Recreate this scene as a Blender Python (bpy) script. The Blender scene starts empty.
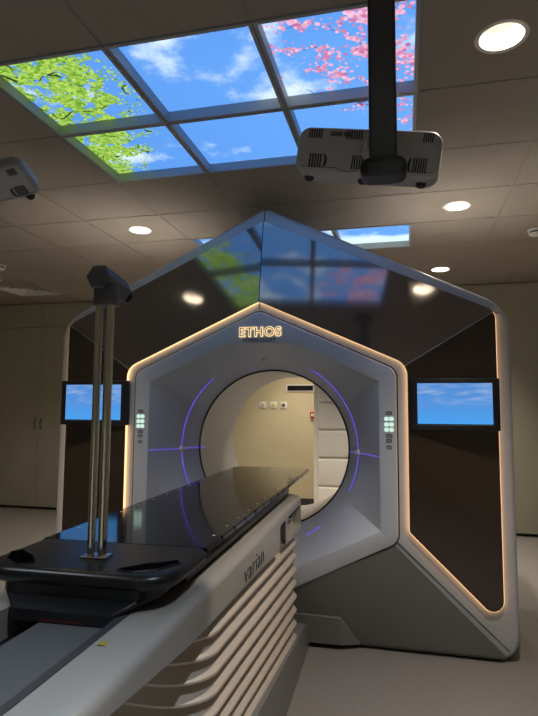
import bpy, bmesh, math, random
from mathutils import Vector, Matrix
random.seed(4)
sc = bpy.context.scene
COL = sc.collection
EYE = 1.34                      # camera height over the floor
CEIL = 2.746

# ------------------------------------------------------------------ camera
pi_, ya_, ro_ = 0.0909, 0.2388, -0.0065
fwd = Vector((-math.sin(ya_)*math.cos(pi_), math.cos(ya_)*math.cos(pi_), math.sin(pi_)))
rt0 = Vector((math.cos(ya_), math.sin(ya_), 0)); up0 = rt0.cross(fwd)
rt = rt0*math.cos(ro_) - up0*math.sin(ro_); up = rt0*math.sin(ro_) + up0*math.cos(ro_)
cam = bpy.data.cameras.new('camera'); co = bpy.data.objects.new('camera', cam); COL.objects.link(co)
cam.sensor_fit = 'HORIZONTAL'; cam.sensor_width = 36; cam.lens = 36*552.04/538
cam.clip_start = 0.05
m = Matrix((rt, up, -fwd)).transposed().to_4x4(); m.translation = (0, 0, EYE)
co.matrix_world = m
sc.camera = co

# ------------------------------------------------------------------ world, exposure
w = bpy.data.worlds.new('world'); sc.world = w; w.use_nodes = True
w.node_tree.nodes['Background'].inputs[0].default_value = (.5, .48, .45, 1)
w.node_tree.nodes['Background'].inputs[1].default_value = .02
sc.view_settings.view_transform = 'Standard'; sc.view_settings.look = 'None'
sc.view_settings.gamma = 1; sc.view_settings.use_curve_mapping = False
sc.view_settings.exposure = 0
SKY_STRENGTH = 1.42
#             x,      y,     watts
DOWNLIGHTS = [(.382, 2.122, 14), (.382, 3.922, 18), (.382, 5.722, 18), (-2.018, 2.122, 11),
              (-2.018, 3.922, 16), (-2.018, 5.722, 16), (-1.418, 6.922, 18),
              (.382, .322, 16), (-2.018, .322, 16), (-4.418, 2.122, 6), (-4.418, 5.122, 6), (-.818, -.878, 55),  # this row and the next: unseen lamps added to brighten the room
              (-.818, 5.122, 12)]
LAMP_WARM, LAMP_COOL = (1, .87, .72), (.80, .90, 1)
LED_DIRECT, LED_SIDE = 1.9, 2.4

# ------------------------------------------------------------------ materials
def mat(name, col, rough=.5, metal=0., ior=1.5, coat=0., emit=None, es=0., bump=0., bscale=200., var=0., vscale=3.):
    M = bpy.data.materials.new(name); M.use_nodes = True
    nt = M.node_tree; b = nt.nodes['Principled BSDF']
    b.inputs['Base Color'].default_value = (*col, 1)
    b.inputs['Roughness'].default_value = rough; b.inputs['Metallic'].default_value = metal
    b.inputs['IOR'].default_value = ior; b.inputs['Coat Weight'].default_value = coat
    b.inputs['Coat Roughness'].default_value = .08
    if emit:
        b.inputs['Emission Color'].default_value = (*emit, 1); b.inputs['Emission Strength'].default_value = es
    if bump or var:
        tc = nt.nodes.new('ShaderNodeTexCoord')
    if var:
        n = nt.nodes.new('ShaderNodeTexNoise'); n.inputs['Scale'].default_value = vscale; n.inputs['Detail'].default_value = 4
        r = nt.nodes.new('ShaderNodeValToRGB')
        r.color_ramp.elements[0].color = (*[c*(1-var) for c in col], 1); r.color_ramp.elements[1].color = (*[min(1, c*(1+var)) for c in col], 1)
        r.color_ramp.elements[0].position = .3; r.color_ramp.elements[1].position = .7
        nt.links.new(tc.outputs['Object'], n.inputs['Vector']); nt.links.new(n.outputs['Fac'], r.inputs['Fac'])
        nt.links.new(r.outputs['Color'], b.inputs['Base Color'])
    if bump:
        n = nt.nodes.new('ShaderNodeTexNoise'); n.inputs['Scale'].default_value = bscale
        u = nt.nodes.new('ShaderNodeBump'); u.inputs['Strength'].default_value = bump; u.inputs['Distance'].default_value = .002
        nt.links.new(tc.outputs['Object'], n.inputs['Vector']); nt.links.new(n.outputs['Fac'], u.inputs['Height'])
        nt.links.new(u.outputs['Normal'], b.inputs['Normal'])
    return M

TILE = mat('ceiling_tile', (.35, .305, .25), .9, bump=.25, bscale=260, var=.04, vscale=6)
GRIDM = mat('ceiling_grid', (.30, .275, .24), .6)
WALLM = mat('wall_cream', (.64, .57, .37), .8, var=.03)
DOORM = mat('cabinet_cream', (.42, .40, .31), .55, var=.03)
WHITEDOOR = mat('cabinet_white', (.84, .81, .72), .45)
FLOORM = mat('floor_vinyl', (.255, .24, .23), .38, var=.05, vscale=40, bump=.05, bscale=90)
DARK = mat('dark_gap', (.012, .012, .013), .6)
BASEB = mat('baseboard', (.03, .03, .03), .5)
SILVER = mat('silver_paint', (.55, .575, .63), .34, metal=.1, var=.02)
CLEAR_WHITE = mat('pearl_white', (.60, .645, .74), .38)
LINER = mat('bore_liner', (.62, .605, .575), .4)
BASEG = mat('base_grey', (.20, .205, .20), .45)
BROWN_SIDE = mat('dark_brown_gloss', (.048, .034, .027), .10, ior=1.75)
BROWN = mat('smoked_glass', (.092, .066, .052), .085, ior=3.1)
GASKET = mat('gasket', (.02, .02, .022), .5)
COUCHW = mat('couch_white', (.40, .385, .36), .30)
PLEAT = mat('pleat_plastic', (.60, .525, .45), .5)
PLATE = mat('rail_plate', (.13, .14, .15), .35)
CARBON = mat('carbon_top', (.010, .010, .012), .09, ior=1.6)
BLACKP = mat('black_plastic', (.009, .009, .011), .33)
REDP = mat('red_plastic', (.45, .03, .02), .4)
CHROME = mat('chrome', (.78, .79, .82), .10, metal=1)
HEADM = mat('anodised_grey', (.12, .12, .135), .35, metal=.5)
PODM = mat('pod_shell', (.40, .385, .37), .45)
POLEM = mat('pole_grey', (.045, .045, .047), .4)
BEZEL = mat('bezel', (.015, .013, .013), .35)
TRIMW = mat('lamp_trim', (.8, .78, .74), .4)
REFL = mat('lamp_reflector', (.42, .39, .34), .35)
ALU = mat('panel_frame', (.38, .385, .40), .5)
PLUGW = mat('plate_white', (.8, .78, .72), .4)
def emis(name, col, s):
    M = bpy.data.materials.new(name); M.use_nodes = True; nt = M.node_tree
    nt.nodes.remove(nt.nodes['Principled BSDF'])
    e = nt.nodes.new('ShaderNodeEmission'); e.inputs[0].default_value = (*col, 1); e.inputs[1].default_value = s
    nt.links.new(e.outputs[0], nt.nodes['Material Output'].inputs[0]); return M
LEDA = emis('led_warm_direct', (1, .60, .29), LED_DIRECT)
LEDB = emis('led_warm_side', (1, .56, .25), LED_SIDE)
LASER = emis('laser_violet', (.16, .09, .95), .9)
BTN = emis('button_light', (.62, .85, .72), 1.0)
LOGOL = emis('logo_backlight', (1, .72, .38), 1.1)
LENS = emis('lamp_lens', (1, .88, .70), 9)

def sky_material():
    M = bpy.data.materials.new('printed_sky'); M.use_nodes = True; nt = M.node_tree; L = nt.links.new
    nt.nodes.remove(nt.nodes['Principled BSDF'])
    N = nt.nodes.new
    geo = N('ShaderNodeNewGeometry'); sep = N('ShaderNodeSeparateXYZ'); L(geo.outputs['Position'], sep.inputs[0])
    X, Y = sep.outputs[0], sep.outputs[1]
    def mth(op, a, b=0., c=None, clamp=False):
        n = N('ShaderNodeMath'); n.operation = op; n.use_clamp = clamp
        for i, v in enumerate((a, b, c)):
            if v is None: continue
            if isinstance(v, (int, float)): n.inputs[i].default_value = v
            else: L(v, n.inputs[i])
        return n.outputs[0]
    def noise(s, d=4, off=0., rough=.55):
        n = N('ShaderNodeTexNoise'); n.inputs['Scale'].default_value = s; n.inputs['Detail'].default_value = d; n.inputs['Roughness'].default_value = rough
        v = N('ShaderNodeVectorMath'); v.operation = 'ADD'; v.inputs[1].default_value = (off, off*.7, 0)
        L(geo.outputs['Position'], v.inputs[0]); L(v.outputs[0], n.inputs['Vector']); return n.outputs['Fac']
    def ss(v, a, b):
        n = N('ShaderNodeMapRange'); n.interpolation_type = 'SMOOTHSTEP'; L(v, n.inputs[0])
        n.inputs[1].default_value = a; n.inputs[2].default_value = b; return n.outputs[0]
    def mix(f, a, b):
        n = N('ShaderNodeMix'); n.data_type = 'RGBA'
        L(f, n.inputs[0])
        for i, v in ((6, a), (7, b)):
            if isinstance(v, tuple): n.inputs[i].default_value = (*v, 1)
            else: L(v, n.inputs[i])
        return n.outputs[2]
    base = mix(ss(X, -1.8, .1), (.085, .25, .66), (.11, .30, .70))
    base = mix(ss(Y, 2.2, 1.7), base, (.085, .25, .66))
    cl = noise(2.6, 6, 3.4)
    cloud = mix(ss(cl, .52, .70), base, (.55, .68, .78))
    # rear row of panels: white cloud along its far edge
    far = mth('MULTIPLY', ss(mth('ADD', Y, mth('MULTIPLY', noise(3, 4, 1.), .35)), 4.72, 4.85), .9)
    cloud = mix(far, cloud, (.62, .78, .72))
    # foliage at the left
    vor = N('ShaderNodeTexVoronoi'); vor.inputs['Scale'].default_value = 72; L(geo.outputs['Position'], vor.inputs['Vector'])
    vd = vor.outputs['Distance']
    # density falls with distance from the tree, ragged
    dens = mth('ADD', mth('MULTIPLY', ss(X, -.98, -1.5), 1.0), mth('MULTIPLY', mth('SUBTRACT', noise(4.5, 5, 9.), .5), 1.9))
    dens = mth('SUBTRACT', dens, mth('MULTIPLY', ss(Y, 2.35, 3.0), mth('MULTIPLY', ss(X, -1.7, -1.3), .9)))
    dens = mth('ADD', dens, mth('MULTIPLY', ss(Y, 2.05, 1.80), .25))
    dens = mth('SUBTRACT', dens, mth('MULTIPLY', ss(noise(13, 3, 30.), .50, .62), .75))
    dens = mth('SUBTRACT', dens, mth('MULTIPLY', ss(X, -1.10, -.95), 2.))
    dens = mth('MULTIPLY', dens, mth('LESS_THAN', Y, 3.3))
    fol = ss(mth('SUBTRACT', dens, vd), -.12, .02)
    vc = N('ShaderNodeSeparateColor'); L(vor.outputs['Color'], vc.inputs[0])
    green = mix(vc.outputs[0], (.09, .25, .02), (.38, .56, .10))
    c1 = mix(fol, cloud, green)
    # branches of the tree
    wv = N('ShaderNodeTexVoronoi'); wv.feature = 'DISTANCE_TO_EDGE'; wv.inputs['Scale'].default_value = 3.2
    nv = N('ShaderNodeTexNoise'); nv.inputs['Scale'].default_value = 4; L(geo.outputs['Position'], nv.inputs['Vector'])
    av = N('ShaderNodeVectorMath'); av.operation = 'MULTIPLY_ADD'; L(nv.outputs['Color'], av.inputs[0]); av.inputs[1].default_value = (.35, .35, 0); L(geo.outputs['Position'], av.inputs[2])
    L(av.outputs[0], wv.inputs['Vector'])
    edge = mth('LESS_THAN', wv.outputs['Distance'], .014)
    brm = mth('MULTIPLY', edge, mth('GREATER_THAN', mth('ADD', dens, mth('MULTIPLY', noise(11, 2, 2.), .3)), .55))
    brm = mth('MULTIPLY', brm, mth('LESS_THAN', X, -1.0))
    brm = mth('MULTIPLY', brm, mth('GREATER_THAN', noise(14, 2, 5.), .5))
    c2 = mix(brm, c1, (.03, .035, .02))
    # blossoms at the right: clumps along sweeping branches
    u = mth('SUBTRACT', X, -.518)           # 0..0.6
    v = mth('SUBTRACT', Y, 1.822)           # 0..1.2
    wob = mth('MULTIPLY', mth('SUBTRACT', noise(5, 3, 12.), .5), .5)
    band = mth('ABSOLUTE', mth('ADD', mth('SUBTRACT', mth('MULTIPLY', u, .9), v), mth('ADD', wob, .12)))
    wav = mth('ABSOLUTE', mth('SINE', mth('MULTIPLY', mth('ADD', mth('SUBTRACT', v, mth('MULTIPLY', u, .75)), wob), 13.)))
    bd = mth('SUBTRACT', mth('MULTIPLY', noise(9, 4, 20.), 1.9), mth('MULTIPLY', wav, .45))
    bd = mth('SUBTRACT', bd, .42)
    bd = mth('ADD', bd, mth('MULTIPLY', ss(u, .0, .5), .22))
    bd = mth('SUBTRACT', bd, mth('MULTIPLY', ss(mth('SUBTRACT', v, mth('MULTIPLY', u, 1.2)), .15, .6), .55))
    bd = mth('MULTIPLY', bd, mth('MULTIPLY', mth('GREATER_THAN', u, .0), mth('LESS_THAN', v, 1.3)))
    vor2 = N('ShaderNodeTexVoronoi'); vor2.inputs['Scale'].default_value = 48; L(geo.outputs['Position'], vor2.inputs['Vector'])
    blo = mth('MULTIPLY', ss(mth('SUBTRACT', bd, vor2.outputs['Distance']), -.08, .04), mth('GREATER_THAN', bd, .05))
    vc2 = N('ShaderNodeSeparateColor'); L(vor2.outputs['Color'], vc2.inputs[0])
    pink = mix(vc2.outputs[0], (.42, .12, .27), (.72, .42, .56))
    twig = mth('MULTIPLY', mth('LESS_THAN', wav, .05), mth('MULTIPLY', mth('GREATER_THAN', u, .1), mth('LESS_THAN', v, .75)))
    twig = mth('MULTIPLY', twig, mth('GREATER_THAN', noise(7, 2, 8.), .48))
    c3 = mix(mth('MULTIPLY', twig, .8), c2, (.05, .05, .09))
    c4 = mix(blo, c3, pink)
    e = N('ShaderNodeEmission'); L(c4, e.inputs[0]); e.inputs[1].default_value = SKY_STRENGTH
    L(e.outputs[0], nt.nodes['Material Output'].inputs[0])
    return M
SKYM = sky_material()

def screen_material():
    M = bpy.data.materials.new('screen_picture'); M.use_nodes = True; nt = M.node_tree; L = nt.links.new; N = nt.nodes.new
    nt.nodes.remove(nt.nodes['Principled BSDF'])
    tc = N('ShaderNodeTexCoord'); sp = N('ShaderNodeSeparateXYZ'); L(tc.outputs['Generated'], sp.inputs[0])
    r = N('ShaderNodeValToRGB'); L(sp.outputs[2], r.inputs[0])
    el = r.color_ramp.elements
    el[0].position = 0; el[0].color = (.07, .36, .86, 1); el[1].position = 1; el[1].color = (.09, .27, .66, 1)
    x = el.new(.45); x.color = (.09, .30, .74, 1)
    # pale wind-blown cloud across the middle
    mp = N('ShaderNodeMapping'); mp.inputs['Scale'].default_value = (1.3, 1, 5); L(tc.outputs['Generated'], mp.inputs[0])
    n = N('ShaderNodeTexNoise'); n.inputs['Scale'].default_value = 2.2; n.inputs['Detail'].default_value = 6; L(mp.outputs[0], n.inputs['Vector'])
    a = N('ShaderNodeMapRange'); L(n.outputs['Fac'], a.inputs[0]); a.inputs[1].default_value = .45; a.inputs[2].default_value = .72
    b = N('ShaderNodeMapRange'); b.interpolation_type = 'SMOOTHSTEP'; L(sp.outputs[2], b.inputs[0]); b.inputs[1].default_value = .38; b.inputs[2].default_value = .6
    ml = N('ShaderNodeMath'); ml.operation = 'MULTIPLY'; L(a.outputs[0], ml.inputs[0]); L(b.outputs[0], ml.inputs[1])
    m2 = N('ShaderNodeMath'); m2.operation = 'MULTIPLY'; L(ml.outputs[0], m2.inputs[0]); m2.inputs[1].default_value = .55
    mx = N('ShaderNodeMix'); mx.data_type = 'RGBA'; L(m2.outputs[0], mx.inputs[0]); L(r.outputs[0], mx.inputs[6]); mx.inputs[7].default_value = (.45, .55, .75, 1)
    e = N('ShaderNodeEmission'); L(mx.outputs[2], e.inputs[0]); e.inputs[1].default_value = 1.0
    L(e.outputs[0], nt.nodes['Material Output'].inputs[0]); return M
SCREENM = screen_material()

# ------------------------------------------------------------------ helpers
def obj(name, verts, faces, material, parent=None, smooth=None, kind=None, recalc=True):
    me = bpy.data.meshes.new(name); bm = bmesh.new()
    vs = [bm.verts.new(v) for v in verts]
    for f in faces:
        try: bm.faces.new([vs[i] for i in f])
        except ValueError: pass
    if recalc: bmesh.ops.recalc_face_normals(bm, faces=bm.faces)
    bm.to_mesh(me); bm.free()
    me.materials.append(material)
    if smooth is not None:
        for p in me.polygons: p.use_smooth = True
        me.set_sharp_from_angle(angle=math.radians(smooth))
    o = bpy.data.objects.new(name, me); COL.objects.link(o)
    if parent: o.parent = parent
    if kind: o['kind'] = kind
    return o
def thing(name, label, cat, loc=(0, 0, 0), rot=(0, 0, 0), group=None):
    o = bpy.data.objects.new(name, None); COL.objects.link(o); o.location = loc; o.rotation_euler = rot
    o.empty_display_size = .1
    o['label'] = label; o['category'] = cat
    if group: o['group'] = group
    return o
def tag(o, label, cat, group=None):
    o['label'] = label; o['category'] = cat
    if group: o['group'] = group
    return o
class MB:
    def __init__(s): s.v = []; s.f = []
    def add(s, v, f):
        n = len(s.v); s.v += [tuple(p) for p in v]; s.f += [tuple(i+n for i in q) for q in f]; return s
    def box(s, x0, x1, y0, y1, z0, z1):
        return s.add([(x, y, z) for z in (z0, z1) for y in (y0, y1) for x in (x0, x1)],
                     [(0, 2, 3, 1), (4, 5, 7, 6), (0, 1, 5, 4), (2, 6, 7, 3), (0, 4, 6, 2), (1, 3, 7, 5)])
    def rbox(s, x0, x1, y0, y1, z0, z1, r, seg=3):
        bm = bmesh.new(); bmesh.ops.create_cube(bm, size=1)
        for v in bm.verts: v.co = Vector(((x0+x1)/2+v.co.x*(x1-x0), (y0+y1)/2+v.co.y*(y1-y0), (z0+z1)/2+v.co.z*(z1-z0)))
        bmesh.ops.bevel(bm, geom=bm.edges[:], offset=r, segments=seg, affect='EDGES', profile=.5)
        bm.verts.index_update(); s.add([v.co for v in bm.verts], [[v.index for v in f.verts] for f in bm.faces]); bm.free(); return s
    def loft(s, rings, cap0=False, cap1=False, closed=True):
        n = len(rings[0]); vs = [p for r in rings for p in r]; fs = []
        for k in range(len(rings)-1):
            for i in range(n if closed else n-1):
                j = (i+1) % n; fs.append((k*n+i, k*n+j, (k+1)*n+j, (k+1)*n+i))
        if cap0: fs.append(tuple(range(n)))
        if cap1: fs.append(tuple(range((len(rings)-1)*n, len(rings)*n)))
        return s.add(vs, fs)
    def tube(s, pts, r, n=10, caps=True):
        pts = [Vector(p) for p in pts]; rings = []
        for i, p in enumerate(pts):
            t = (pts[min(i+1, len(pts)-1)]-pts[max(i-1, 0)]).normalized()
            a = t.orthogonal().normalized() if i == 0 else (a - t*a.dot(t)).normalized()
            b = t.cross(a); rr = r[i] if isinstance(r, (list, tuple)) else r
            rings.append([p+a*math.cos(q)*rr+b*math.sin(q)*rr for q in [2*math.pi*k/n for k in range(n)]])
        return s.loft(rings, caps, caps)
    def lathe(s, prof, c=(0, 0, 0), n=32, cap0=False, cap1=False):   # prof (r, z) about z
        return s.loft([[(c[0]+r*math.cos(2*math.pi*k/n), c[1]+r*math.sin(2*math.pi*k/n), c[2]+z) for k in range(n)] for r, z in prof], cap0, cap1)
    def build(s, name, material, parent=None, smooth=None, kind=None, T=None, recalc=True):
        v = [T(*p) for p in s.v] if T else s.v
        return obj(name, v, s.f, material, parent, smooth, kind, recalc)
def boolean(o, cutters, op='DIFFERENCE'):
    ms = []
    for c in cutters:
        md = o.modifiers.new('cut', 'BOOLEAN'); md.object = c; md.operation = op; md.solver = 'EXACT'
    bpy.context.view_layer.update()
    dg = bpy.context.evaluated_depsgraph_get()
    me = bpy.data.meshes.new_from_object(o.evaluated_get(dg)); 
    o.modifiers.clear(); o.data = me
    for c in cutters: bpy.data.objects.remove(c)
def text_obj(name, body, size, material, parent, origin, xdir, updir, depth=.002, offset=0., spacing=1., sx=1., bold=0.):
    cu = bpy.data.curves.new(name, 'FONT'); cu.body = body; cu.size = size; cu.extrude = depth; cu.offset = offset+bold
    cu.align_x = 'CENTER'; cu.align_y = 'CENTER'; cu.space_character = spacing; cu.resolution_u = 4
    t = bpy.data.objects.new(name, cu); COL.objects.link(t); bpy.context.view_layer.update()
    me = bpy.data.meshes.new_from_object(t.evaluated_get(bpy.context.evaluated_depsgraph_get()))
    bpy.data.objects.remove(t)
    xd = Vector(xdir).normalized(); ud = Vector(updir).normalized(); nd = xd.cross(ud)
    for v in me.vertices: v.co = Vector(origin)+xd*v.co.x*sx+ud*v.co.y+nd*v.co.z
    me.materials.clear(); me.materials.append(material)
    o = bpy.data.objects.new(name, me); COL.objects.link(o); o.parent = parent; return o
def rpoly(corners, n=8, m=4):
    """corners (x, z, radius) in order -> closed outline; returns pts and index of every corner's middle point"""
    out = []; mid = []; K = len(corners); arcs = []
    for i, (x, z, r) in enumerate(corners):
        p = Vector((x, z)); a = Vector(corners[i-1][:2]); b = Vector(corners[(i+1) % K][:2])
        d1 = (a-p).normalized(); d2 = (b-p).normalized()
        half = math.acos(max(-1, min(1, d1.dot(d2))))/2
        tl = r/math.tan(half); c = p+(d1+d2).normalized()*(r/math.sin(half))
        s = p+d1*tl-c; e = p+d2*tl-c
        a0 = math.atan2(s.y, s.x); a1 = math.atan2(e.y, e.x); da = (a1-a0+math.pi) % (2*math.pi)-math.pi
        arcs.append([c+Vector((math.cos(a0+da*k/n), math.sin(a0+da*k/n)))*r for k in range(n+1)])
    for i in range(K):
        mid.append(len(out)+n//2); out += arcs[i]
        s = arcs[i][-1]; e = arcs[(i+1) % K][0]
        out += [s.lerp(e, k/(m+1)) for k in range(1, m+1)]
    return [(p.x, p.y) for p in out], mid
def rrect(x0, x1, y0, y1, r, n=6, m=2): return rpoly([(x1, y1, r), (x0, y1, r), (x0, y0, r), (x1, y0, r)], n, m)[0]

# ------------------------------------------------------------------ room shell
XL, XR, YB, YF = -5.9, 2.6, 7.75, -2.4
GX, GY, TS = -1.718, 1.822, .6
obj('floor', [(XL, YF, 0), (XR, YF, 0), (XR, YB, 0), (XL, YB, 0)], [(0, 1, 2, 3)], FLOORM, kind='structure')
MB().box(XL, XR, YB, YB+.1, 0, 3.0).build('wall_back', WALLM, kind='structure')
MB().box(XL-.1, XL, YF, YB+.1, 0, 3.0).build('wall_left', WALLM, kind='structure')
MB().box(XR, XR+.1, YF, YB+.1, 0, 3.0).build('wall_right', WALLM, kind='structure')
MB().box(XL-.1, XR+.1, YF-.1, YF, 0, 3.0).build('wall_front', WALLM, kind='structure')
MB().box(XL, XR, YB-.012, YB, 0, .09).build('baseboard_back', BASEB, kind='structure')
SKYC = [(c, r) for r in (0, 1, 4) for c in (0, 1, 2)]
lamp_cells = {}
for x, y, p in DOWNLIGHTS:
    lamp_cells[(math.floor((x-GX)/TS), math.floor((y-GY)/TS))] = (x, y)
VENTC = (-5, 6)
ct = MB(); gr = MB(); LR = .082
c0 = math.floor((XL-GX)/TS); c1 = math.ceil((XR-GX)/TS); r0 = math.floor((YF-GY)/TS); r1 = math.ceil((YB-GY)/TS)
for c in range(c0, c1):
    for r in range(r0, r1):
        if (c, r) in SKYC or (c, r) == VENTC: continue
        x0 = max(XL, GX+c*TS)+.009; x1 = min(XR, GX+(c+1)*TS)-.009
        y0 = max(YF, GY+r*TS)+.004; y1 = min(YB, GY+(r+1)*TS)-.004
        if x1-x0 < .02 or y1-y0 < .02: continue
        z = CEIL; t = .004
        if (c, r) in lamp_cells:
            cx, cy = lamp_cells[(c, r)]; n = 32
            cir = [(cx+LR*math.cos(2*math.pi*k/n), cy+LR*math.sin(2*math.pi*k/n), z) for k in range(n)]
            sq = []
            for k in range(n):
                a = 2*math.pi*k/n; dx, dy = math.cos(a), math.sin(a)
                tt = min((x1-cx)/dx if dx > 1e-9 else 9, (x0-cx)/dx if dx < -1e-9 else 9, (y1-cy)/dy if dy > 1e-9 else 9, (y0-cy)/dy if dy < -1e-9 else 9)
                sq.append((cx+dx*tt, cy+dy*tt, z))
            ct.loft([cir, sq]); ct.loft([[(a, b, z+.02) for a, b, _ in cir], cir]); ct.loft([sq, [(a, b, z+.01) for a, b, _ in sq]])
        else:
            ct.add([(x0, y0, z), (x1, y0, z), (x1, y1, z), (x0, y1, z), (x0, y0, z+.01), (x1, y0, z+.01), (x1, y1, z+.01), (x0, y1, z+.01)],
                   [(0, 1, 2, 3), (0, 1, 5, 4), (1, 2, 6, 5), (2, 3, 7, 6), (3, 0, 4, 7)])
ct.build('ceiling', TILE, kind='structure')
for c in range(c0, c1+1):
    x = GX+c*TS
    if XL < x < XR: gr.box(x-.012, x+.012, YF, YB, CEIL+.003, CEIL+.006)
for r in range(r0, r1+1):
    y = GY+r*TS
    if YF < y < YB: gr.box(XL, XR, y-.010, y+.010, CEIL+.0062, CEIL+.009)
gr.build('trim_1', GRIDM, kind='structure')
MB().box(XL, XR, YF, YB, CEIL+.16, CEIL+.2).build('trim_2', DARK, kind='structure')

# ------------------------------------------------------------------ printed sky light panels
posn = {0: 'left', 1: 'middle', 2: 'right'}
LAB = {(0, 0): 'sky light panel full of green leafy branches, at the left edge of the picture',
       (1, 0): 'sky light panel with a white puffy cloud, between leaf and blossom panels, front row',
       (2, 0): 'sky light panel thick with pink blossom branches, front right behind the ceiling pole',
       (0, 1): 'sky light panel with green leaves on its left half, front left corner nearest the machine',
       (1, 1): 'plain blue sky light panel in the middle of the second row',
       (2, 1): 'blue sky light panel with a few blossoms above the white scanner camera, second row',
       (0, 4): 'far sky light panel almost hidden, peeping over left roof slope of the machine',
       (1, 4): 'far sky light panel mostly hidden behind the peak of the machine',
       (2, 4): 'far blue sky light panel with low cloud, over right slope of the machine'}
for (c, r) in SKYC:
    x0, y0 = GX+c*TS, GY+r*TS
    t = thing('sky_light_panel', LAB[(c, r)], 'ceiling light', (x0+.3, y0+.3, CEIL), group='printed sky panels in the ceiling')
    f = MB(); a = .298; b = .283; h = .045
    R0 = [(-a, -a), (a, -a), (a, a), (-a, a)]; R1 = [(-b, -b), (b, -b), (b, b), (-b, b)]
    f.loft([[(x, y, .012) for x, y in R0], [(x, y, -.006) for x, y in R0], [(x, y, -.006) for x, y in R1], [(x, y, h) for x, y in R1]])
    f.build('frame', ALU, t)
    obj('diffuser', [(-b, -b, h), (b, -b, h), (b, b, h), (-b, b, h)], [(0, 1, 2, 3)], SKYM, t)

# ------------------------------------------------------------------ downlights
LL = {0: 'big bright round downlight at upper right, nearest the camera', 1: 'round downlight over the right shoulder of the machine, larger of the two there',
      2: 'smallest round downlight close to the right back wall', 3: 'round downlight seen only as left reflection in the brown glass',
      4: 'round downlight over the left side, above the chrome stand head', 5: 'round downlight behind left roof of the machine',
      6: 'round downlight over the cream wall beyond the bore'}
for i, (x, y, p) in enumerate(DOWNLIGHTS):
    t = thing('downlight', LL.get(i, 'round recessed ceiling downlight added out of sight to brighten the room'), 'ceiling light', (x, y, CEIL), group='round recessed ceiling downlights')
    MB().lathe([(.078, .02), (.082, -.001), (.095, -.004), (.098, 0.0), (.096, .002)]).build('trim_ring', TRIMW, t, smooth=50)
    MB().lathe([(.079, .0), (.070, .045), (.052, .100)]).build('reflector', REFL, t, smooth=50)
    MB().lathe([(.052, .100), (.02, .101), (.001, .1015)]).build('lens', LENS, t)
    ld = bpy.data.lights.new('bulb', 'AREA'); ld.shape = 'DISK'; ld.size = .06; ld.energy = p; ld.color = LAMP_COOL if y < 1 else LAMP_WARM; ld.spread = math.radians(100 if y > 1 else 140)
    lo = bpy.data.objects.new('bulb', ld); COL.objects.link(lo); lo.parent = t; lo.location = (0, 0, .095)

# ceiling vent and detectors
x0, y0 = GX+VENTC[0]*TS, GY+VENTC[1]*TS
t = thing('ceiling_vent', 'square slatted air vent in the ceiling at far left', 'vent', (x0+.3, y0+.3, CEIL))
v = MB()
for k, a in enumerate((.295, .23, .165, .10)):
    q = lambda s, z: [(-s, -s, z), (s, -s, z), (s, s, z), (-s, s, z)]
    v.loft([q(a, 0), q(a-.02, 0), q(a-.045, .03)])
v.build('slats', TRIMW, t); MB().box(-.298, .298, -.298, .298, .032, .036).build('back_plate', DARK, t)
for (x, y, lb) in ((1.025, 4.58, 'round white smoke detector at right edge, over the back wall'), (-3.9, 4.62, 'round white smoke detector at far left of the ceiling')):
    t = thing('smoke_detector', lb, 'smoke detector', (x, y, CEIL), group='smoke detectors')
    MB().lathe([(.06, 0), (.06, -.012), (.052, -.018)], cap1=True).build('base', TRIMW, t, smooth=40)
    MB().lathe([(.045, -.017), (.045, -.03)]).build('slot_ring', DARK, t, smooth=40)
    MB().lathe([(.05, -.030), (.048, -.042), (.03, -.05)], cap0=True, cap1=True).build('cap', TRIMW, t, smooth=40)

# ------------------------------------------------------------------ storage along the back wall
def handle(parent, x, y, z, h=.15):
    MB().tube([(x, y, z-h/2), (x, y-.022, z-h/2+.02), (x, y-.03, z), (x, y-.022, z+h/2-.02), (x, y, z+h/2)], .007, 8).build('handle', HEADM, parent, smooth=60)
def tall_cabinet(label, x0, x1, yf, yb, seams, handles, ztop=CEIL-.004, split=2.41):
    xc = (x0+x1)/2
    t = thing('storage_cabinet', label, 'cabinet', (xc, yf, 0), group='cream wall cabinets')
    MB().box(x0-xc, x1-xc, .022, yb-yf, .03, ztop).build('body', DOORM, t)
    MB().box(x0-xc, x1-xc, .05, .08, 0, .03).build('plinth', BASEB, t)
    xs = [x0]+seams+[x1]
    for a, b in zip(xs[:-1], xs[1:]):
        d = MB().rbox(a-xc+.002, b-xc-.002, 0, .02, .035, split-.004, .002, 1).build('door', DOORM, t)
        for hx in handles:
            if a < hx < b: handle(d, hx-xc, 0, 1.12)
        MB().rbox(a-xc+.002, b-xc-.002, 0, .02, split+.004, ztop-.01, .002, 1).build('upper_panel', DOORM, t)
    return t
tall_cabinet('tall cream double door cabinet with two bow handles, left of the machine', -5.75, -3.7, 6.47, YB-.02, [-4.73], [-4.775, -4.685])
tall_cabinet('tall cream plain cabinet front behind the right shoulder of the machine', .55, 2.55, 6.47, YB-.02, [1.6], [1.55])
t = thing('drawer_cabinet', 'white drawer cabinet seen through the right half of the bore', 'cabinet', (-.72, 6.47, 0))
MB().box(-.31, 1.26, .02, 1.25, .06, 2.74).build('body', WHITEDOOR, t)
for k in range(7):
    for (a, b) in ((-.265, .225), (.245, .74)):
        z1 = EYE+.066+.325*1 + .003 - .3245*(k-0) 
        d = MB().rbox(a, b, 0, .03, z1-.31, z1, .02, 3).build('drawer', WHITEDOOR, d if False else t, smooth=40)
MB().box(-.31, 1.26, .05, .07, 0, .06).build('plinth', BASEB, t)

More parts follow.
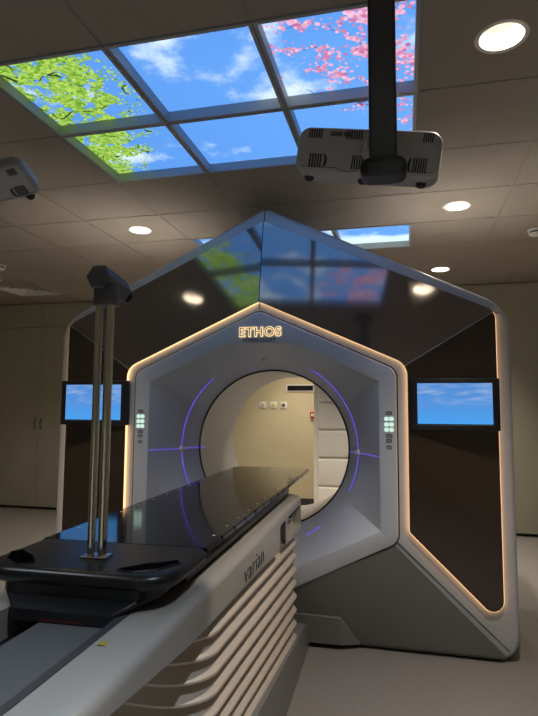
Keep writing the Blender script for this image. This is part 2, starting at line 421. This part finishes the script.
for x, lb, cmat in ((-1.975, 'square white wall plate, left of the three seen through the bore', (.5, .5, .45)), (-1.815, 'square white wall plate with yellow centre, middle of three through the bore', (.75, .65, .12)), (-1.665, 'square white wall plate with dark centre, right of three through the bore', (.05, .05, .06))):
    t = thing('wall_plate', lb, 'socket', (x, YB, EYE+.047), group='wall plates on the cream wall')
    MB().rbox(-.048, .048, -.012, 0, -.048, .048, .006, 2).build('plate', PLUGW, t, smooth=40)
    MB().lathe([(.022, 0), (.022, .006)], n=20, cap1=True).build('centre', mat('plate_centre', cmat, .5), t, T=lambda x, y, z: (x, -.012-z, y))
t = thing('air_grille', 'wide black air grille in white frame high on the cream wall', 'vent', (-1.425, YB, EYE+.29))
MB().box(-.205, .205, -.012, 0, -.05, .05).build('frame', PLUGW, t)
MB().box(-.185, .185, -.014, -.010, -.035, .035).build('opening', DARK, t)
g = MB()
for k in range(5): g.box(-.185, .185, -.02, -.013, -.032+k*.015, -.029+k*.015)
g.build('slats', BLACKP, t)
t = thing('alarm_button', 'small red wall button beside the white drawer cabinet', 'button', (-1.245, YB, EYE-.09))
MB().rbox(-.035, .035, -.03, 0, -.045, .045, .006, 2).build('housing', REDP, t, smooth=40)
MB().box(-.018, .018, -.034, -.028, -.018, .018).build('label_plate', PLUGW, t)

# ------------------------------------------------------------------ the machine
MX, MY = -.831, 3.2
YI = 3.163; KI = .989
mach = thing('radiotherapy_machine', 'huge house-shaped silver and brown scanner with a round bore and glowing edges', 'medical scanner', (MX, MY, 0))
TM = lambda x, y, z: (x, y-MY, z+EYE)           # (x from axis, distance, height over the eye)
def house(hw, apex, sh, low, bot, rs=(.05, .1, .1, .05), bx=.03, ax=.02, lowx=None, k=1.):
    hw, apex, sh, low, bot = hw*k, apex*k, sh*k, low*k, bot*k
    lx = lowx if lowx else hw
    sl = (apex-sh)/hw
    c = [(ax, apex-sl*ax, rs[0]), (hw, sh, rs[1]), (lx, low, rs[2]), (bx, bot, rs[3]), (-bx, bot, rs[3]), (-lx, low, rs[2]), (-hw, sh, rs[1]), (-ax, apex-sl*ax, rs[0])]
    return rpoly(c, 8, 4)
rin, rin_mid = house(.790, .577, .217, -.723, -1.097, (.03, .06, .06, .03), k=KI)
rout, rout_mid = house(1.388, 1.232, .560, -1.308, -1.309, (.06, .20, .10, .05), bx=.3)
rsil, _ = house(1.416, 1.262, .575, -1.333, -1.334, (.06, .22, .12, .05), bx=.3)
R3 = lambda ring, Y: [(x, Y, z) for x, z in ring]
def mixr(a, b, t): return [(p[0]*(1-t)+q[0]*t, p[1]*(1-t)+q[1]*t) for p, q in zip(a, b)]
YO = 3.278
rings = [R3(rin, YI+.03), R3(rin, YI), R3(rout, YO)]
for k in range(1, 7):
    a = math.pi/2*k/6; rings.append(R3(mixr(rout, rsil, math.sin(a)), YO+.035*(1-math.cos(a))))
rings += [R3(rsil, 4.28)]
circ = []
for x, z in rsil:
    a = math.atan2(z+.25, x); circ.append((.52*math.cos(a), -.25+.52*math.sin(a)))
rings += [R3(circ, 4.28)]
MB().loft(rings).build('outer_shell', SILVER, mach, smooth=24, T=TM)
MB().box(-1.3, 1.3, 3.36, 4.2, -1.34, -1.31).build('foot_plinth', DARK, mach, T=TM)

# --- front frame (pearl white) between hexagonal outline and octagonal recess
CZ = -.25
def polar(poly, ang):
    d = Vector((math.cos(ang), math.sin(ang))); best = None
    for i in range(len(poly)):
        a = Vector(poly[i])-Vector((0, CZ)); b = Vector(poly[(i+1) % len(poly)])-Vector((0, CZ)); e = b-a
        den = d.x*e.y-d.y*e.x
        if abs(den) < 1e-12: continue
        t = (a.x*e.y-a.y*e.x)/den; u = (a.x*d.y-a.y*d.x)/den
        if t > 0 and -1e-6 <= u <= 1+1e-6 and (best is None or t > best): best = t
    return best
fr_out, fo_mid = house(.802, .586, .222, -.73, -1.11, (.04, .07, .07, .03), k=KI)
rec = [(x*KI, z*KI) for x, z in [(.208, .387), (.704, .16), (.708, -.674), (.208, -.915), (-.208, -.915), (-.708, -.674), (-.704, .16), (-.208, .387)]]
angs = sorted(set([round(math.atan2(z-CZ, x), 5) for x, z in rec+fr_out] + [round(-math.pi+2*math.pi*k/96, 5) for k in range(96)]))
ang2 = [angs[0]]
for a in angs[1:]:
    if a-ang2[-1] > .004 or any(abs(a-math.atan2(z-CZ, x)) < 1e-4 for x, z in rec): ang2.append(a)
angs = ang2
def pring(poly, Y, grow=0.): return [((polar(poly, a)+grow)*math.cos(a), Y, CZ+(polar(poly, a)+grow)*math.sin(a)) for a in angs]
def cring(r, Y): return [(r*math.cos(a), Y, CZ+r*math.sin(a)) for a in angs]
def blend(A, B, t, Y): return [(p[0]*(1-t)+q[0]*t, Y, p[2]*(1-t)+q[2]*t) for p, q in zip(A, B)]
YW = YI-.013
MB().loft([pring(fr_out, YI+.025), pring(fr_out, YW+.006), pring(fr_out, YW+.002, -.003), pring(fr_out, YW, -.008), pring(rec, YW, .004), pring(rec, YW+.001, 0)]).build('front_frame', CLEAR_WHITE, mach, smooth=30, T=TM)
P0 = pring(rec, YW+.001); C1 = cring(.567, 3.36)
MB().loft([P0]+[blend(P0, C1, t, YW+.001+(3.36-YW)*t) for t in (.2, .4, .6, .8)]+[C1, cring(.545, 3.42), cring(.520, 3.47), cring(.502, 3.51)]).build('bore_funnel', CLEAR_WHITE, mach, smooth=34, T=TM)
MB().loft([cring(.502, 3.51), cring(.492, 3.511), cring(.492, 3.516)]).build('bore_ring', GASKET, mach, smooth=30, T=TM)
MB().loft([cring(.495, 3.516), cring(.495, 4.26), cring(.53, 4.29)]).build('bore_liner', LINER, mach, smooth=30, T=TM)
# gasket line round the frame
g_in, _ = house(.801, .585, .2215, -.73, -1.109, (.04, .07, .07, .03), k=KI); g_out, _ = house(.810, .594, .227, -.735, -1.12, (.045, .075, .075, .03), k=KI)
MB().loft([R3(g_in, YI-.003), R3(g_out, YI-.001), R3(g_out, YI+.01)]).build('frame_gasket', GASKET, mach, T=TM)

# --- planes of the slanted faces
def plane(pts):           # least squares Y = a + b x + c z
    import numpy as np
    A = np.array([[1, p[0], p[2]] for p in pts]); y = np.array([p[1] for p in pts]); s = np.linalg.lstsq(A, y, rcond=None)[0]
    return lambda x, z: float(s[0]+s[1]*x+s[2]*z)
up_r = plane([(0, YI, .571), (.78, YI, .215), (0, YO, 1.232), (1.372, YO, .56)])
up_l = lambda x, z: up_r(-x, z)
sd_r = plane([(.78, YI, .215), (.78, YI, -.715), (1.372, YO, .56), (1.372, YO, -1.30)])
sd_l = lambda x, z: sd_r(-x, z)
pin, pin_m = house(.864, .643, .252, -.668, -1.2, (.05, .10, .03, .03), k=KI)
pout, pout_m = house(1.334, 1.160, .550, -1.13, -1.2, (.05, .075, .055, .03), bx=.3)
PT = .026
def slab(name, outline, pf, parent, material=BROWN):
    fr = [(x, pf(x, z)-PT, z) for x, z in outline]; bk = [(x, pf(x, z)+.02, z) for x, z in outline]
    return MB().loft([bk, fr], False, True).build(name, material, parent, T=TM)
iA, iS, iL = pin_m[0], pin_m[1], pin_m[2]
oA, oS = pout_m[0], pout_m[1]
gap = .0025
apex_in = [(gap, .643*KI-.0035), ]; apex_out = [(gap, 1.157)]
upR = apex_in+[p for p in pin[iA+1:iS+1]]+[pout[k] for k in range(oS, oA, -1)]+apex_out
# side panel: rounded point at the bottom
spoly, sm = rpoly([(.854, -.664, .02), (1.334, -1.147, .055), (1.334, .3, .01)], 8, 1)
lowpt = [p for p in spoly if p[1] < -.6]
sdR = [p for p in pin[iS:iS+5]]+[(.864, -.655)]
seg = rpoly([(.854, -.3, .001), (.854, -.664, .02), (1.334, -1.147, .055), (1.334, -.3, .001)], 8, 0)[0]
seg = seg[9:27]                      # arcs of the two lower corners
sdR = [p for p in pin[iS:iS+5]]+seg+[pout[k] for k in range(oS+4, oS-1, -1)]
mir = lambda o: [(-x, z) for x, z in o][::-1]
sh = lambda o, dx, dz: [(x+dx, z+dz) for x, z in o]
pu = slab('upper_glass_panel', upR, up_r, mach); slab('upper_glass_panel', mir(upR), up_l, mach)
slab('side_glass_panel', sdR, sd_r, mach, BROWN_SIDE); slab('side_glass_panel', mir(sdR), sd_l, mach, BROWN_SIDE)
# --- glowing strips on the edges of the glass panels
def ribbon(name, pts, pf, material, d0=PT-.003, d1=.0, off=(0, 0)):
    a = [(x, pf(x, z)-d0, z) for x, z in pts]; b = [(x, pf(x, z)-d1, z) for x, z in pts]
    return MB().loft([a, b], closed=False).build(name, material, mach, T=TM, recalc=False)
def shift(pts, dist):        # offset an open polyline sideways
    out = []
    for i, p in enumerate(pts):
        a = Vector(pts[max(i-1, 0)]); b = Vector(pts[min(i+1, len(pts)-1)]); t = (b-a).normalized()
        out.append((p[0]-t.y*dist, p[1]+t.x*dist))
    return out
inner_up = shift(apex_in+[p for p in pin[iA+1:iS+1]], -.002)
ribbon('glow_strip', inner_up, up_r, LEDA); ribbon('glow_strip', [(-x, z) for x, z in inner_up], up_l, LEDA)
inner_side = shift([p for p in pin[iS:iS+5]]+seg[:6], -.002)
ribbon('glow_strip', inner_side, sd_r, LEDB); ribbon('glow_strip', [(-x, z) for x, z in inner_side], sd_l, LEDB)
outer_side = shift(seg[5:]+[pout[k] for k in range(oS+4, oS-1, -1)], -.002)
ribbon('glow_strip', outer_side, sd_r, LEDB); ribbon('glow_strip', [(-x, z) for x, z in outer_side], sd_l, LEDB)
# --- seams
def seam(a, b, r=.0025, m_=GASKET):
    for s in (1, -1):
        MB().tube([(a[0]*s, a[1], a[2]), (b[0]*s, b[1], b[2])], r, 6).build('seam', m_, mach, T=TM)
q = rin[rin_mid[2]]; q2 = rout[rout_mid[2]]; seam((q[0]+.015, YI, q[1]-.012), (q2[0], YO, q2[1]))
q = pout[oS]; q2 = rout[rout_mid[1]]; seam((q[0], YO-.006, q[1]), (q2[0], YO, q2[1]))
q = pin[iS]; q2 = pout[oS]; seam((q[0], sd_r(*q)-PT-.0003, q[1]), (q2[0], sd_r(*q2)-PT-.0003, q2[1]), .0016, SILVER)
MB().tube([(0, YO-.008, 1.165), (0, YO, 1.232), (0, YO+.035, 1.262)], .003, 6).build('seam', GASKET, mach, T=TM)
MB().tube([(0, YI-.002, .592), (0, YI+.005, .632)], .003, 6).build('seam', GASKET, mach, T=TM)
# --- grey lower apron faces
a0, a1 = rin[rin_mid[2]], rout[rout_mid[2]]
apr = MB(); rows = []
for j in range(9):
    t = j/8; row = []
    for k in range(33):
        u = 2*k/32-1; a_ = abs(u)
        xi, zi = .778*u, -1.098+.355*a_; xo, zo = 1.345*u, -1.308
        row.append((xi*(1-t)+xo*t, (YI-.001)*(1-t)+(YO-.008)*t, zi*(1-t)+zo*t))
    rows.append(row)
rows.append([(p[0]*.99, YO+.015, -1.33) for p in rows[-1]])
apr.loft(rows, closed=False)
apron = apr.build('apron', BASEG, mach, smooth=25, T=lambda x, y, z: (x, y-MY-.005, z+EYE))
nb = MB()
nb.add([(.12, 3.195, -1.155), (.47, 3.195, -1.165), (.47, 3.212, -1.312), (.12, 3.212, -1.312), (.575, 3.26, -1.316), (.12, 3.33, -1.315), (.12, 3.33, -1.15), (.47, 3.33, -1.15)],
       [(0, 1, 2, 3), (1, 4, 2), (0, 1, 7, 6), (0, 3, 5, 6), (1, 7, 4)])
nb.build('apron_box', BASEG, apron, T=TM)

# --- projected laser light modelled as thin glowing tubes; ports, camera dot
def arc(a0, a1, r, Y, n=30): return [(r*math.cos(math.radians(a0+(a1-a0)*k/n)), Y, CZ+r*math.sin(math.radians(a0+(a1-a0)*k/n))) for k in range(n+1)]
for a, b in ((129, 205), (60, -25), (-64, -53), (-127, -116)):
    MB().tube(arc(a, b, .5625, 3.366), .0022, 6).build('projected_laser_line', LASER, mach, T=TM)
def fun(t):  # point on funnel wall at height -.27 for fraction t (0 rim .. 1 circle)
    return .699*(1-t)+.567*t, YW+.001+(3.36-YW)*t
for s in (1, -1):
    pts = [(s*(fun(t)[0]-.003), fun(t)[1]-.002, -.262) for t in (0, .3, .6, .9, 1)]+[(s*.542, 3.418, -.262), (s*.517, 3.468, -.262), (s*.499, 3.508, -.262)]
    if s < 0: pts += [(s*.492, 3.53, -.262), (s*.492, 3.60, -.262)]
    MB().tube(pts, .0014, 6).build('projected_laser_line', LASER, mach, T=TM)
    c = (s*.565, 3.365, -.262)
    sp = MB(); sp.lathe([(.001, .022), (.010, .019), (.018, .011), (.021, 0), (.018, -.011), (.010, -.019), (.001, -.022)], c, 16)
    sp.build('laser_port', TRIMW, mach, smooth=60, T=TM)
sp = MB(); sp.lathe([(.001, .012), (.008, .009), (.012, 0), (.008, -.009), (.001, -.012)], (.0, 3.272, .297), 16); sp.build('camera_eye', TRIMW, mach, smooth=60, T=TM)

# --- lettering
def TMv(x, y, z): return Vector(TM(x, y, z))
lg = text_obj('logo_backlight', 'ETHOS', .076, LOGOL, mach, TMv(.008, YW-.003, .450), (1, 0, 0), (0, 0, 1), .002, .0045, 1.12, 1.02)
text_obj('logo_lettering', 'ETHOS', .076, mat('logo_face', (.36, .33, .28), .4), mach, TMv(.008, YW-.008, .450), (1, 0, 0), (0, 0, 1), .002, -.0012, 1.12, 1.02)
text_obj('sub_lettering', 'HYPERSIGHT', .032, GASKET, mach, TMv(.005, YW-.002, .401), (1, 0, 0), (0, 0, 1), .001, 0, 1.12, 1.0)

# --- control buttons
for s in (1, -1):
    bx = s*.751
    for z in (-.054, -.085, -.114):
        for dx in (-.0135, .0135):
            o_ = rrect(bx+dx-.0125, bx+dx+.0125, z-.0115, z+.0115, .009, 5, 0)
            MB().loft([[(x, YW+.001, zz) for x, zz in o_], [(x, YW-.003, zz) for x, zz in o_]], False, True).build('lit_button', BTN, mach, T=TM)
    for z, wd in ((-.022, .017), (-.147, .017), (-.174, .015), (-.210, .013)):
        o_ = rrect(bx-wd, bx+wd, z-.010, z+.009, .004, 4, 0)
        i_ = rrect(bx-wd+.003, bx+wd-.003, z-.006, z+.004, .002, 4, 0)
        b_ = MB().loft([[(x, YW+.001, zz) for x, zz in o_], [(x, YW-.002, zz) for x, zz in o_]], False, True).build('icon_button', HEADM, mach, T=TM)
        MB().loft([[(x, YW-.0018, zz) for x, zz in i_], [(x, YW-.003, zz) for x, zz in i_]], False, True).build('icon', PODM, b_, T=TM)

# --- displays
for s in (1, -1):
    cx = 1.098 if s > 0 else -1.074; z0, z1 = -.112, .168
    d = MB().rbox(cx-.230, cx+.230, 3.135, 3.185, z0, z1, .006, 2).build('display', BEZEL, mach, smooth=35, T=TM)
    MB().box(cx-.15, cx+.15, 3.18, 3.27, z0+.04, z1-.04).build('display_mount', BEZEL, d, T=TM)
    MB().box(cx-.193, cx+.193, 3.1335, 3.1365, z0+.034, z1-.026).build('screen', SCREENM, d, T=TM)
    MB().box(cx-.20, cx+.20, 3.1328, 3.1345, z0+.026, z0+.030).build('bezel_line', PLATE, d, T=TM)

# ------------------------------------------------------------------ treatment couch
couch = thing('treatment_couch', 'long white patient couch with pleated side, black glossy top reaching into the bore', 'couch', (-.802, 2.4, 0), (0, 0, .028))
# rail cover: U-shaped body, raised lower edge towards the near end
def zb(y):
    pts = [(-1.65, .835), (-1.1, .775), (-.4, .745), (.7, .683)]
    for (a, za), (b, zb_) in zip(pts[:-1], pts[1:]):
        if y <= b: return za+(zb_-za)*max(0, (y-a))/(b-a)
    return pts[-1][1]
def cplan(d):
    x = .268-d
    return rpoly([(x, .67-d, .06-d), (-x, .67-d, .06-d), (-x, -1.70+d, .14-d), (x, -1.70+d, .14-d)], 8, 24)[0]
o1 = cplan(0)
def inset(d): return cplan(d)
rings = [[(x, y, zb(y)) for x, y in inset(.03)], [(x, y, zb(y)) for x, y in o1], [(x, y, .845) for x, y in o1]]
for k in range(1, 7):
    a = math.pi/2*k/6; rings.append([(x, y, .845+.025*math.sin(a)) for x, y in inset(.035*(1-math.cos(a)))])
inn = rrect(-.148, .148, -1.635, .64, .02, 8, 24)
rings += [[(x, y, .868) for x, y in inn], [(x, y, .78) for x, y in inn]]
cover = MB().loft(rings, False, True)
cov = cover.build('rail_cover', COUCHW, couch)
for p in cov.data.polygons: p.use_smooth = True
cov.data.set_sharp_from_angle(angle=math.radians(40))
# pocket surrounds on the right side near the far end
def pocket(y0, y1, z0, z1, depth=.045):
    n = 8; X = .2705
    o_ = rpoly([(y1, z1, .012), (y0, z1, .012), (y0, z0, .012), (y1, z0, .012)], 4, 0)[0]
    i_ = rpoly([(y1-.012, z1-.012, .01), (y0+.012, z1-.012, .01), (y0+.012, z0+.012, .01), (y1-.012, z0+.012, .01)], 4, 0)[0]
    return o_, i_
for (y0, y1) in ((.02, .15), (.20, .60)):
    z0, z1 = .715, .825
    o_ = rpoly([(y1, z1, .015), (y0, z1, .015), (y0, z0, .015), (y1, z0, .015)], 4, 0)[0]
    c = MB().loft([[(.30, y, z) for y, z in o_], [(.225, y, z) for y, z in o_]], True, True).build('cutter', COUCHW, couch)
    boolean(cov, [c])
for (y0, y1) in ((.02, .15), (.20, .60)):
    z0, z1 = .715, .825
    MB().box(.224, .228, y0-.005, y1+.005, z0-.005, z1+.005).build('pocket_back', LINER, couch)
MB().tube([(.235, .50, .79), (.235, .44, .79)], .012, 12).build('lock_knob', HEADM, couch, smooth=40)
MB().tube([(.232, .07, .765), (.245, .07, .765)], .012, 12).build('release_button', REDP, couch, smooth=40)
MB().box(-.145, .140, -1.63, .62, .795, .80).build('channel_floor', DARK, couch)
MB().rbox(-.055, .133, -1.63, .6, .80, .848, .003, 1).build('slide_plate', PLATE, couch)
MB().box(.134, .152, -1.635, .62, .84, .8705).build('edge_trim', HEADM, couch)
wl = MB(); wl.add([(.162, -1.375, .8705), (.184, -1.375, .8705), (.173, -1.35, .8705)], [(0, 1, 2)])
wl.build('warning_sticker', mat('sticker_yellow', (.50, .38, .04), .5), couch)
text_obj('logo_lettering', 'varian', .092, HEADM, couch, Vector((.2695, -.46, .790)), (0, 1, 0), (0, 0, 1), .001, -.0012, 1.05, 1.3)
# pleated bellows
NP = 8; rings = []
def bell(k, d):
    o_ = rrect(-.262+d, .262-d, -1.0+d, .655-d*.6, .14, 8, 16)
    def z(y):
        t = (y+1.0)/1.655; zt = .765*(1-t)+.685*t; zl = .34*(1-t)+.13*t
        return zt+(zl-zt)*k/NP
    return [(x, y, z(y)) for x, y in o_]
rings.append([(x, y, z+.06) for x, y, z in bell(0, .03)])
for k in range(NP):
    rings += [bell(k+.02, .036), bell(k+.12, .036), bell(k+.78, .002), bell(k+.90, .002), bell(k+.99, .034)]
MB().loft(rings, True, True).build('bellows', PLEAT, couch, smooth=28)
sk = rrect(-.285, .285, -1.05, .86, .03, 5, 8)
def skz(y): return .135+(.86-y)*.115
MB().loft([[(x, y, .0) for x, y in sk], [(x, y, skz(y)) for x, y in sk], [(x*.95, y*.97, skz(y)-.01) for x, y in sk]], False, True).build('floor_skirt', BASEG, couch, smooth=35)
# carriage between rails and top
ca = rrect(-.142, .142, -1.245, .2, .03, 6, 3); cb = rrect(-.205, .205, -1.205, .25, .06, 6, 3)
MB().loft([[(x, y, .849) for x, y in ca], [(x, y, .875) for x, y in ca], [(x, y, .895) for x, y in cb], [(x, y, .925) for x, y in cb]], True, True).build('carriage', BLACKP, couch, smooth=35)
MB().box(-.05, .06, -1.2475, -1.24, .852, .857).build('red_marker', mat('red_dark', (.06, .006, .005), .5), couch)
MB().rbox(-.205, .205, -.98, .60, .871, .919, .01, 2).build('under_frame', BLACKP, couch, smooth=40)
# index board: rounded black near end with two grip slots
bo = rpoly([(.252, -.95, .005), (-.252, -.95, .005), (-.252, -1.225, .09), (.252, -1.225, .09)], 10, 4)[0]
def sc_(o, d): return rpoly([(.252-d, -.95, .005), (-.252+d, -.95, .005), (-.252+d, -1.225+d, .09-d), (.252-d, -1.225+d, .09-d)], 10, 4)[0]
rings = [[(x, y, .915) for x, y in sc_(bo, .03)]]
for k in range(0, 7):
    a = -math.pi/2+math.pi*k/6; rings.append([(x, y, .938+.020*math.sin(a)+.002) for x, y in sc_(bo, .02*(1-math.cos(a)))])
board = MB().loft(rings, True, True).build('index_board', BLACKP, couch)
for s in (1, -1):
    hs = rpoly([(s*.115-.095, -1.13, .022), (s*.115+.095, -1.095, .022), (s*.115+.095, -1.15, .022), (s*.115-.095, -1.18, .022)], 6, 1)[0] if s > 0 else rpoly([(-.225, -1.06, .022), (-.175, -1.06, .022), (-.135, -1.18, .022), (-.19, -1.18, .022)], 6, 1)[0]
    hs = [(s*x, y) for x, y in rpoly([(.105, -1.190, .008), (.155, -1.125, .03), (.218, -1.080, .010), (.236, -1.105, .010), (.205, -1.165, .03), (.15, -1.203, .012)], 6, 1)[0]]
    c = MB().loft([[(x, y, .99) for x, y in hs], [(x, y, .928) for x, y in hs]], True, True).build('cutter', BLACKP, couch)
    boolean(board, [c])
    rim = [(x, y, .9605) for x, y in hs]+[(hs[0][0], hs[0][1], .9605)]
    MB().tube(rim, .0025, 6).build('slot_rim', BLACKP, couch, smooth=60)
for p in board.data.polygons: p.use_smooth = True
board.data.set_sharp_from_angle(angle=math.radians(32))
# glossy carbon top
to = rpoly([(.247, 1.085, .006), (.205, 1.14, .01), (-.205, 1.14, .01), (-.247, 1.085, .006), (-.25, -.946, .004), (.25, -.946, .004)], 4, 6)[0]
def tsc(d): return [(x*(1-d/.25), y-(d if y > 0 else -0)) for x, y in to]
top = MB().loft([[(x, y, .918) for x, y in tsc(.03)], [(x, y, .945) for x, y in to], [(x, y, .957) for x, y in to], [(x, y, .960) for x, y in tsc(.004)]], True, True).build('tabletop', CARBON, couch)
ny = [-.80, -.66, -.52, -.375, -.23, -.085, .06, .205, .35, .495, .64, .785, .93, 1.05]
cs = []
for y in ny:
    cm = MB()
    for s in (1, -1): cm.box(min(s*.242, s*.27), max(s*.242, s*.27), y-.006, y+.006, .935, .99)
    cs.append(cm)
cmb = MB()
for c in cs: cmb.add(c.v, c.f)
c = cmb.build('cutter', CARBON, couch); boolean(top, [c])
lm = MB()
for y in ny:
    for s in (1, -1): lm.box(s*.222-.004, s*.222+.004, y-.004, y+.004, .9600, .9606)
lm.build('index_marks', PLUGW, couch)

# ------------------------------------------------------------------ chrome stand on the couch
st = thing('instrument_stand', 'slim twin chrome rod stand with dark hexagonal head, on the couch end', 'stand', (-.770, 1.301, .960), (0, 0, .028))
MB().rbox(-.030, .040, -.022, .022, 0, .006, .002, 1).build('base_plate', CHROME, st)
for dx, r in ((-.011, .010), (.020, .0115)):
    MB().tube([(dx, 0, .005), (dx, 0, .66)], r, 24).build('rod', CHROME, st, smooth=40)
MB().rbox(-.022, .033, -.016, .03, .648, .705, .004, 2).build('collar', HEADM, st, smooth=40)
hx = MB(); P0 = Vector((-.003, -.030, .722)); P1 = Vector((-.001, .095, .705))
d = (P1-P0).normalized(); a = Vector((0, 0, 1)); a = (a-d*a.dot(d)).normalized(); b = d.cross(a)
def hexr(P, r): return [P+a*math.sin(math.radians(60*k))*r+b*math.cos(math.radians(60*k))*r for k in range(6)]
hx.loft([hexr(P0, .032), hexr(P0+d*.004, .0345), hexr(P1-d*.004, .0345), hexr(P1, .032)], True, True)
hx.build('hexagonal_head', HEADM, st)
MB().tube([P0-d*.003, P0+d*.002], .009, 16).build('end_screw', HEADM, st, smooth=40)
kb = MB(); 
for k in range(5): kb.tube([P1+d*(.004+.008*k), P1+d*(.008+.008*k)], .018, 20)
kb.tube([P1, P1+d*.045], .015, 20).build('ribbed_knob', BLACKP, st, smooth=40)

# ------------------------------------------------------------------ ceiling mounted camera pods
def rot(a_, b_, c_):
    return Matrix.Rotation(a_, 4, 'Z') @ Matrix.Rotation(b_, 4, 'X') @ Matrix.Rotation(c_, 4, 'Y')
def pod(label, pos, abc, pole_xy, pole_bottom, capped, D=.12, lens_y=.05):
    t = thing('ceiling_camera', label, 'camera', (pole_xy[0], pole_xy[1], CEIL), group='white scanner cameras hung from the ceiling')
    W, H = .47, .155
    M = rot(*abc)
    off = Vector((pos[0]-pole_xy[0], pos[1]-pole_xy[1], pos[2]+EYE-CEIL))
    T = lambda x, y, z: tuple(off + (M @ Vector((x, y, z))))
    # shell: rounded outline in x-z extruded in depth, softly bevelled
    o_ = lambda d_: rrect(-W/2+d_, W/2-d_, -H/2+d_, H/2-d_, max(.01, .04-d_*.5), 8, 3)
    rings = []
    for k in range(6):
        an = math.pi/2*k/5; rings.append([(x, .0+.02*(1-math.sin(an)), z) for x, z in o_(.02*(1-math.cos(math.pi/2-an)) if False else .02*(1-math.sin(math.pi/2-an+0)) if False else .02*math.sin(an))])
    rings = [[(x, .02*(1-math.sin(an)), z) for x, z in o_(.02*(1-math.cos(an)))] for an in [math.pi/2*k/5 for k in range(6)]]
    rings = [[(x, D, z) for x, z in o_(.012)], [(x, D-.02, z) for x, z in o_(0)]]+rings
    body = MB().loft(rings, True, True).build('housing', PODM, t, smooth=35, T=T)
    def vent(u, v_, w_, h_, n, arcside=0):
        m_ = MB()
        for k in range(n):
            x = u-w_/2+w_*(k+.5)/n
            m_.box(x-w_/n*.28, x+w_/n*.28, -.0015, .004, v_-h_/2, v_+h_/2)
        m_.build('vent', DARK, body, T=T)
        if arcside:
            cx = u+arcside*(w_/2+.012)
            m2 = MB().tube([(cx-arcside*.006, -.0005, v_-h_*.48), (cx, -.0005, v_-h_*.2), (cx, -.0005, v_+h_*.2), (cx-arcside*.006, -.0005, v_+h_*.48)], [.002, .004, .004, .002], 8)
            m2.build('finger_grip', DARK, body, T=T)
    vent(-.175, .052, .048, .028, 6); vent(-.045, .052, .055, .028, 7); vent(.19, .052, .034, .028, 5)
    vent(-.165, -.035, .045, .045, 5, 1); vent(-.02, -.035, .048, .045, 6); vent(.175, -.035, .045, .045, 6, -1)
    lb = MB().box(-.125, -.085, -.0012, .003, .046, .060).box(-.08, -.055, -.0012, .003, .046, .060); lb.build('label_plate', HEADM, body, T=T)
    sl = MB().tube([(-W/2+.02, -.0002, -.056), (-.09, -.0002, -.056), (-.075, -.0002, -.066), (-.03, -.0002, -.066), (-.015, -.0002, -.056), (W/2-.02, -.0002, -.056)], .0009, 5)
    sl.build('shell_seam', DARK, body, T=T)
    for x in (-.19, -.005, .185):
        MB().lathe([(.017, .012), (.017, -.006), (.012, -.013), (.001, -.016)], (x, lens_y, -H/2), 20, True).build('lens_dome', BLACKP, body, smooth=50, T=T)
    pole_bottom_ = pole_bottom+EYE-CEIL
    MB().rbox(-.041, .041, -.025, .025, pole_bottom_, .0, .006, 2).build('pole', POLEM, t, smooth=40)
    MB().box(-.041+.004, -.041+.008, -.0262, -.02, pole_bottom_, -.003).box(.033, .037, -.0262, -.02, pole_bottom_, -.003).build('pole_groove', DARK, t)
    MB().lathe([(.09, 0), (.09, -.012), (.05, -.02)], n=24, cap0=True, cap1=True).build('ceiling_flange', POLEM, t, smooth=40)
    mid = off; MB().tube([(0, .0, mid.z), tuple(mid+(M.to_3x3() @ Vector((.0, .03, 0))))], .03, 14).build('bracket', PODM, t, smooth=40)
    if capped:
        o2 = rpoly([(.068, .034, .03), (-.068, .034, .03), (-.068, -.022, .026), (.068, -.022, .026)], 8, 2)[0]
        zc = pole_bottom_+.005
        f_ = lambda s_, y: [(x*s_, y, zc+z*s_) for x, z in o2]
        cap = MB().loft([f_(.9, .04), f_(1, .03), f_(1, -.03), f_(.96, -.042), f_(.85, -.046)], True, True).build('end_cap', BLACKP, t, smooth=45)
        MB().rbox(-.04, .04, -.048, -.044, zc-.018, zc+.012, .001, 1).build('status_window', BEZEL, cap)
    MB().rbox(-.056, -.041, -.02, .02, pole_bottom_+.09, pole_bottom_+.115, .004, 2).build('side_clip', PODM, t, smooth=40)
    return t
pod('white vented scanner camera on dark ceiling pole, hanging in front of blossom panel', (-.106, 1.75, .832), (-.05, .12, .17), (-.0475, 1.62), .695, True)
pod('white scanner camera poking in at the left edge under the ceiling', (-1.570, 1.70, .795), (.62, 1.12, -.53), (-1.86, 1.50), .80, False, .07, .012)
